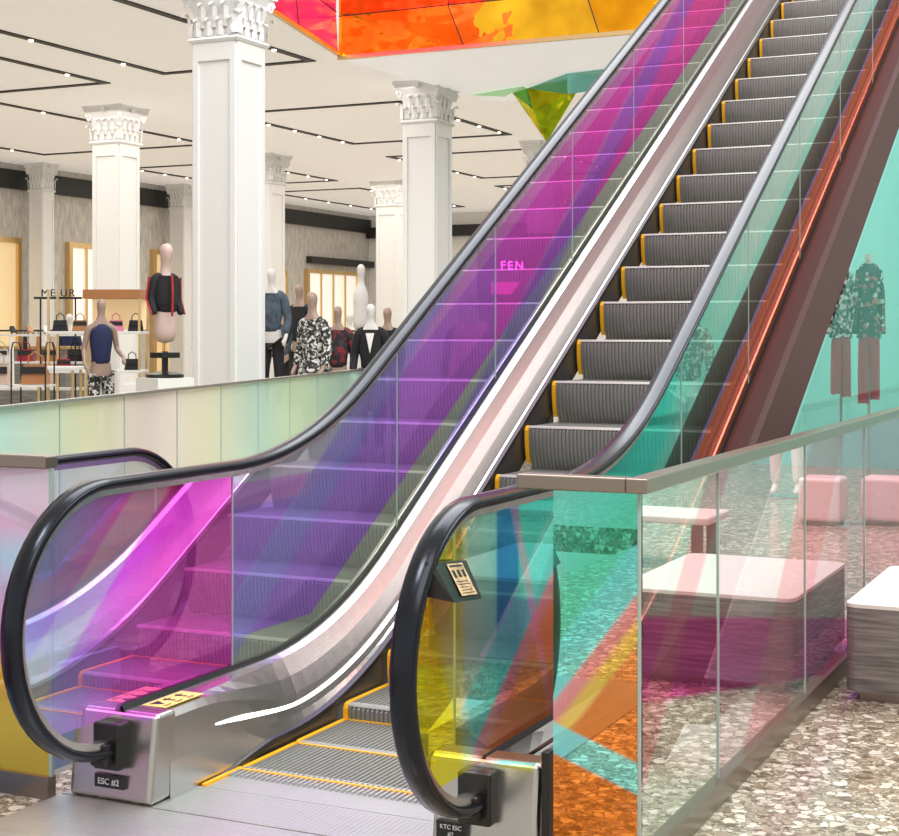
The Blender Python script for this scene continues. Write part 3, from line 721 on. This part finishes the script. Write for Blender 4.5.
def bust(px, d, top_y, label, skinm, jacket=None, rz=0, head=True):
    zt = CAM.z+(HZ-top_y)*d/F; x, y = P(px, d); base = zt-1.26
    t = empty('torso_form', label, 'mannequin', (x, y, base), rz, 'torso display forms')
    V = [(0, 0, .3), (0, 0, .44), (0, 0, .6), (0, -.01, .8), (0, 0, .95), (0, -.005, 1.02)]
    R_ = [(.11, .09), (.13, .1), (.1, .08), (.135, .095), (.05, .05), (.042, .042)]
    E = [(0, 1), (1, 2), (2, 3), (3, 4), (4, 5)]
    if head:
        V += [(0, -.02, 1.1), (0, -.025, 1.17), (0, 0, 1.23)]; R_ += [(.052, .062), (.066, .082), (.04, .05)]; E += [(5, 6), (6, 7), (7, 8)]
    skin('torso', V, E, R_, M[skinm], t)
    MB().tube((0, 0, .06), (0, 0, .24), .03).lathe([(.17, 0), (.17, .03), (.05, .06)], n=20).box(-.1, .1, -.09, .09, .18, .23).build('stand', M['black'], t)
    if jacket:
        JV = [(0, -.01, .8), (0, 0, .66), (0, 0, .56), (0, 0, .93), (-.12, 0, .9), (-.145, .02, .72), (-.15, -.05, .57), (.12, 0, .9), (.145, .02, .72), (.15, -.05, .57)]
        JE = [(0, 1), (1, 2), (0, 3), (3, 4), (4, 5), (5, 6), (3, 7), (7, 8), (8, 9)]
        skin('jacket', JV, JE, [(.14, .11), (.122, .1), (.128, .108), (.072, .062), .053, .042, .034, .053, .042, .034], M[jacket], t)
        MB().path_tube([(-.01, -.12, .93), (-.015, -.14, .78), (-.01, -.125, .56)], .011).path_tube([(-.175, 0, .92), (-.192, .02, .72), (-.185, -.05, .58)], .010).path_tube([(.175, 0, .92), (.192, .02, .72), (.185, -.05, .58)], .010).build('red_trim', M['cred'], t)
    plinth(x, y, base-.002, rz, label, .2)
mannequin(101, 14.3, 296, 'tan mannequin in navy sleeveless top and printed trousers, leftmost', 'mann_tan', 'cnavy', 'cpat', trim='vest', arm=1, rz=.9, sc=.78, pw=.2)
bust(165, 14.0, 240, 'raised torso form in black jacket with red trim left of the nearest column', 'mann_pink', 'cblack', rz=1.25)
mannequin(272, 19, 266, 'mannequin in blue-grey jacket right beside the nearest column', 'mann', 'cgrey', 'cblack', rz=.2)
mannequin(300, 21, 282, 'tan-headed mannequin in plain black behind the printed coat', 'mann_tan', 'cblack', 'cblack')
mannequin(313, 17, 289, 'mannequin in black and white printed long coat by the guardrail', 'mann_tan', 'cpat', 'cpat', coat=True, rz=-.2)
mannequin(338, 19.5, 308, 'mannequin in dark red checked jacket between printed coat and black coat', 'mann_tan', 'cplaid', 'cblack', rz=.3)
mannequin(371, 18, 306, 'white-headed mannequin in long black coat near the handrail', 'mann', 'cblack', 'cblack', coat=True, trim='lapel', rz=.4)
bust(361, 21, 262, 'bare white torso form raised high behind the black coats', 'mann', None, rz=.5, head=True)
mannequin(388, 20.5, 316, 'dark-dressed mannequin closest to the rising handrail', 'mann_tan', 'cblack', 'cgrey')
mannequin(284, 24, 303, 'small dark-dressed mannequin between blue-grey jacket and printed coat', 'mann_tan', 'cgrey', 'cblack')
mannequin(350, 26, 312, 'distant mannequin in beige top behind the checked jacket', 'mann', 'cbeige', 'cblack')
mannequin(474, 14.5, 290, 'mannequin in pink top seen through the magenta glass', 'mann_tan', 'cpink', 'cblack')
mannequin(463, 17, 300, 'mannequin in dark jacket behind the pink one, seen through the magenta glass', 'mann_tan', 'cblack', 'cblack')
mannequin(70, 27, 316, 'far small mannequin in navy behind the handbag shelf', 'mann', 'cnavy', 'cblack')
mannequin(0, 14, 300, 'unseen mannequin added so a black and white print reflects in the right balustrade', 'mann', 'cpat', 'cwhite', xy=(2.9, 9.7))  # stands out of view, added only to be mirrored in the right glass

# dressed headless forms added behind the teal glass, standing in for mirrored clothes
for px, mk, lb, dz in ((841, 'cpat', 'headless form standing in for a reflected black and white patterned jacket over burgundy trousers, behind teal glass', .02), (869, 'ccamo', 'headless form standing in for a reflected multicoloured patterned jacket over burgundy trousers, behind teal glass', -.03)):
    hx, hy = P(px, 12+dz*10)
    t = empty('reflection_form', lb, 'mannequin', (hx, hy, 0), YAW+dz*8)
    def ell(r, z, ry=None, cx=0, n=18, wv=0): return [(cx+r*(1+wv*math.sin(7*2*PI*i/n))*math.cos(2*PI*i/n), (ry or r*.6)*(1+wv*math.sin(5*2*PI*i/n))*math.sin(2*PI*i/n), .95+z+wv*.05*math.sin(3*2*PI*i/n)) for i in range(n)]
    MB().tube((0, .0, .02), (0, .0, 1.45), .012).lathe([(.15, 0), (.15, .015), (.02, .03)], n=18).build('stand', M['deck'], t)
    MB().lathe([(.02, 1.97), (.032, 1.98), (.03, 2.06), (.01, 2.07)], n=12).build('neck', M['mann'], t, smooth=True)
    MB().grid([ell(.03, 1.045), ell(.06, 1.03), ell(.088, .98), ell(.076, .85, wv=.05), ell(.07, .72, wv=.08), ell(.084, .55, wv=.12), ell(.09, .47, wv=.16)], True).grid([ell(.024, .99, .03, -.072), ell(.026, .8, .03, -.096), ell(.022, .62, .027, -.092), ell(.024, .5, .025, -.108)], True).grid([ell(.024, .99, .03, .072), ell(.026, .8, .03, .092), ell(.022, .62, .027, .098), ell(.024, .5, .025, .1)], True).build('jacket', M[mk], t, smooth=True)
    MB().grid([ell(.074, .52), ell(.078, .42)], True).grid([ell(.042, .44, .04, -.037), ell(.043, .2, .04, -.041, wv=.08), ell(.038, .0+dz, .035, -.045, wv=.1)], True).grid([ell(.042, .44, .04, .037), ell(.041, .2, .04, .039, wv=.08), ell(.038, .0, .035, .042, wv=.1)], True).build('trousers', M['cmaroon'], t, smooth=True)

# ------------------------------------------------------------ shop furniture on the left
def bag_meshes(m):
    b = MB(); lo = [(-.12, -.05, 0), (.12, -.05, 0), (.12, .05, 0), (-.12, .05, 0)]; hi = [(-.095, -.03, .17), (.095, -.03, .17), (.095, .03, .17), (-.095, .03, .17)]
    b.grid([lo, hi], True); b.cap(lo, True); b.cap(hi)
    h = MB().path_tube([(-.06, 0, .165), (-.055, 0, .24), (0, 0, .28), (.055, 0, .24), (.06, 0, .165)], .008, 6)
    f = MB().box(-.1, .1, -.055, -.045, .09, .15)
    return b.mesh('bag_body', m, bevel=.012), h.mesh('bag_handle', m), f.mesh('bag_flap', M['black'])
BG = {k: bag_meshes(M[k]) for k in ('tan', 'cred', 'cblack', 'cpink', 'cbeige', 'cwhite')}
def bag(x, y, z, key, label, rz=0, sc=1.0):
    b, h, f = BG[key]
    t = empty('handbag', label, 'handbag', (x, y, z), rz, 'handbags on display'); t.scale = (sc, sc, sc)
    link('bag_body', b, t); link('bag_handle', h, t); link('bag_flap', f, t)
def shoe_meshes(m):
    def ring(y, w, z0, z1): return [(-w, y, z0), (w, y, z0), (w*.8, y, z1), (-w*.8, y, z1)]
    b = MB(); R = [ring(-.12, .02, .015, .03), ring(-.09, .04, .015, .05), ring(-.02, .038, .015, .07), ring(.04, .03, .045, .11), ring(.11, .03, .06, .115)]
    b.grid(R, True); b.cap(R[0], True); b.cap(R[-1])
    s = MB(); s.grid([[(-.04, -.12, 0), (.04, -.12, 0), (.04, -.12, .015), (-.04, -.12, .015)], [(-.04, 0, 0), (.04, 0, 0), (.04, 0, .015), (-.04, 0, .015)]], True).tube((0, .095, 0), (0, .095, .06), .01, .022, 6)
    return b.mesh('upper', m, bevel=.006), s.mesh('heel', M['black'])
SHO = {k: shoe_meshes(M[k]) for k in ('cred', 'cblack', 'tan', 'cwhite')}
def shoe(x, y, z, key, label, rz):
    u, h = SHO[key]; t = empty('shoe', label, 'shoe', (x, y, z), rz, 'shoes on display'); t.scale = (.85, .85, .85); link('upper', u, t); link('heel', h, t)
sx_, sy_ = P(98, 17)
sh = empty('display_shelf', 'brass framed display shelf with handbags left of the raised torso form', 'shelf', (sx_, sy_, 0), YAW)
for a in (-.5, .5):
    for b_ in (-.2, .2): MB().box(a-.012, a+.012, b_-.012, b_+.012, 0, 1.94).build('post', M['gold'], sh)
for z in (.6, 1.05, 1.48):
    MB().box(-.52, .52, -.22, .22, z-.03, z).build('shelf_board', M['benchtop'], sh, bevel=.004)
MB().box(-.12, .52, -.22, .22, 1.84, 1.94).build('shelf_board', M['tan'], sh, bevel=.004)
MB().box(-.1, .5, .16, .2, 1.5, 1.84).build('back_panel', M['goldpanel'], sh)
for i, (u, z, k, lb) in enumerate(((-.42, 1.48, 'cblack', 'small black handbag, leftmost on the upper shelf board'), (-.2, 1.48, 'tan', 'small tan leather handbag on the upper shelf board'), (.2, 1.48, 'cpink', 'pink handbag on the upper shelf board'), (.42, 1.48, 'cblack', 'black handbag, rightmost on the upper shelf board'),
                          (-.38, 1.05, 'cred', 'red handbag on the middle shelf board'), (.0, 1.05, 'cbeige', 'beige handbag on the middle shelf board'), (.38, 1.05, 'cblack', 'black handbag on the middle shelf board'))):
    bag(sx_+u*cs, sy_+u*sn, z+.001, k, lb, YAW+.2, .72)
sg_ = P(58, 17.5)
t = empty('shelf_sign', 'small dark free-standing lettering left of the brass display shelf', 'sign', (sg_[0], sg_[1], 1.86), YAW)
text_part('lettering', 'ME UR', .12, M['black'], t, (0, 0, .02), (PI/2, 0, 0), ext=.012, space=1.2)
MB().box(-.27, .27, -.03, .03, -.01, .015).tube((-.2, 0, -1.86), (-.2, 0, 0), .01).tube((.2, 0, -1.86), (.2, 0, 0), .01).build('sign_stand', M['black'], t)
sx_, sy_ = P(14, 14.5)
rk = empty('bag_rack', 'thin dark metal rack with pale shelves and handbags at the left edge', 'rack', (sx_, sy_, 0), YAW)
for a in (-.3, .02, .34): MB().path_tube([(a, -.16, 0), (a, -.16, 1.3), (a, -.1, 1.37), (a, .1, 1.37), (a, .16, 1.3), (a, .16, 0)], .008).build('frame', M['black'], rk)
MB().box(-.32, .36, -.15, .15, .95, .97).box(-.32, .36, -.15, .15, .5, .52).build('shelf_board', M['benchtop'], rk)
for u, k, lb in ((-.16, 'cbeige', 'beige handbag on the thin metal rack'), (.2, 'tan', 'large tan handbag on the thin metal rack')):
    bag(sx_+u*cs, sy_+u*sn, .975, k, lb, YAW, 1.1)
sx_, sy_ = P(38, 18.5)
sh = empty('display_shelf', 'low white shelf of shoes and bags behind the thin bag rack', 'shelf', (sx_, sy_, 0), YAW)
for a in (-.62, .62): MB().box(a-.015, a+.015, -.18, .18, 0, 1.45).build('side_panel', M['gold'], sh)
for z in (.4, .8, 1.12, 1.45): MB().box(-.62, .62, -.18, .18, z-.025, z).build('shelf_board', M['benchtop'], sh)
for i, (u, k) in enumerate(((-.52, 'cred'), (-.3, 'cblack'), (-.1, 'tan'), (.1, 'cwhite'), (.3, 'cred'), (.5, 'cblack'))):
    shoe(sx_+u*cs, sy_+u*sn, 1.451, k, ['red heeled shoe at the left end of the low shelf top', 'black heeled shoe next to the left red one on the low shelf', 'tan heeled shoe in the middle of the low shelf top', 'white heeled shoe beside the tan one on the low shelf', 'red heeled shoe between white and black ones on the low shelf', 'black heeled shoe at the right end of the low shelf top'][i], YAW+.5)
for i, (u, k) in enumerate(((-.45, 'cwhite'), (-.15, 'cred'), (.15, 'tan'), (.45, 'cblack'))):
    bag(sx_+u*cs, sy_+u*sn, 1.121, k, ['white', 'red', 'tan', 'black'][i]+' handbag on the second board of the low shelf', YAW, .85)
def garment_rail(px, d, label, keys, descs, grp, half=.5):
    sx_, sy_ = P(px, d)
    rk = empty('clothes_rail', label, 'clothes rail', (sx_, sy_, 0), YAW)
    for s in (-1, 1): MB().tube((s*half, 0, 0), (s*half, 0, 1.5), .014).build('post', M['black'], rk)
    MB().tube((-half, 0, 1.5), (half, 0, 1.5), .014).build('rail', M['black'], rk)
    for i, mk in enumerate(keys):
        u = -half+.1+i*(2*half-.2)/(len(keys)-1)
        gt = empty('hanging_garment', descs[i], 'clothing', (sx_+u*cs, sy_+u*sn, .55), YAW+.3, grp)
        MB().path_tube([(0, -.14, .87), (0, 0, .91), (0, .14, .87)], .006, 5).path_tube([(0, 0, .91), (0, 0, .935)], .005, 5).build('hanger', M['black'], gt)
        MB().grid([[(-.025, -.14, .86), (.025, -.14, .86), (.025, .14, .86), (-.025, .14, .86)], [(-.035, -.17, .5), (.035, -.17, .5), (.035, .17, .5), (-.035, .17, .5)], [(-.04, -.2, .1), (.04, -.2, .1), (.04, .2, .1), (-.04, .2, .1)]], True).build('cloth', M[mk], gt)
cn = {'cred': 'dark red', 'cbeige': 'beige', 'cblack': 'black', 'cgrey': 'blue-grey', 'cnavy': 'navy', 'cpat': 'black and white', 'tan': 'brown', 'cwhite': 'white'}
ks = ['cblack', 'cnavy', 'cpat', 'cgrey']
garment_rail(330, 24, 'black rail of dark garments far behind the checked jacket', ks, [cn[k]+' garment on the far rail behind the checked jacket' for k in ks], 'garments on the far black rail', .4)
ks = ['cred', 'cwhite', 'cblack', 'tan', 'cbeige']
garment_rail(25, 22.5, 'black rail of mixed garments behind the low shoe shelf', ks, [cn[k]+' garment on the rail behind the low shoe shelf' for k in ks], 'garments behind the shoe shelf', .5)
sx_, sy_ = P(60, 15.6)
dt = empty('display_table', 'white display table in front of the handbag shelf', 'table', (sx_, sy_, 0), YAW)
MB().box(-.2, .2, -.2, .2, 1.08, 1.12).build('tabletop', M['benchtop'], dt, bevel=.006)
for a in (-.17, .17):
    for b_ in (-.17, .17): MB().tube((a, b_, 0), (a, b_, 1.08), .014).build('leg', M['gold'], dt)
for i, (px, d, w, lb) in enumerate(((333, 28.5, 1.6, 'pale counter behind the checked jacket'), (20, 25.5, 2.4, 'dark wood counter in front of the gold alcove'), (235, 29, 1.6, 'low white counter behind the nearest column'))):
    sx_, sy_ = P(px, d)
    t = empty('counter', lb, 'counter', (sx_, sy_, 0), 0)
    MB().box(-w/2, w/2, -.3, .3, 0, 1.2).build('body', M['wood' if i == 1 else 'white'], t, bevel=.01)
    MB().box(-w/2-.03, w/2+.03, -.33, .33, 1.2, 1.25).build('counter_top', M['gold' if i == 1 else 'benchtop'], t)
sx_, sy_ = P(512, 22)
t = empty('shop_sign', 'small glowing pink shop sign seen through the balustrade glass', 'sign', (sx_, sy_, 0), YAW)
MB().box(-.5, .6, .02, .12, 0, 2.9).build('sign_wall', M['dark'], t)
text_part('lettering', 'FEN', .17, M['pink'], t, (0, .0, 2.38), (PI/2, 0, 0), ext=.01, bold=.0025, space=1.25)
MB().box(-.3, .3, -.01, .02, 2.02, 2.2).build('lit_panel', M['pinkpanel'], t)

# ------------------------------------------------------------ lights
def area(loc, size, power, rot=(0, 0, 0), col=(1, 1, 1), sy=None):
    l = bpy.data.lights.new('area', 'AREA'); l.energy = power; l.size = size; l.color = col
    if sy: l.shape = 'RECTANGLE'; l.size_y = sy
    o = bpy.data.objects.new('unseen_area_light', l); COL.objects.link(o); o.location = loc; o.rotation_euler = rot  # unseen area lights added to brighten the room
    return o
area((0, 6, 9.5), 9, 1550)
area((3, -3, 5.2), 4, 210, col=(1, .98, .95))
area((-.5, -2.2, 5.2), 1.2, 110)
area((-13, 16, 5.2), 10, 760, col=(1, .95, .88), sy=14)
area((-13, 31, 5.2), 10, 690, col=(1, .93, .85), sy=12)
area((-3, 21, 5.1), 6, 280, sy=4)
area((7, 6, 5.2), 5, 440, col=(1, .98, .95))
w = bpy.data.worlds.new('World'); S.world = w; w.use_nodes = True
w.node_tree.nodes['Background'].inputs[0].default_value = (1, .985, .955, 1)
w.node_tree.nodes['Background'].inputs[1].default_value = .88

cam = bpy.data.cameras.new('Camera'); co = bpy.data.objects.new('Camera', cam); COL.objects.link(co)
co.location = CAM; co.rotation_euler = (PI/2, 0, YAW)
cam.sensor_width = 36; cam.lens = 36*F/899; cam.shift_y = -(418-HZ)/899; cam.clip_end = 200
S.camera = co
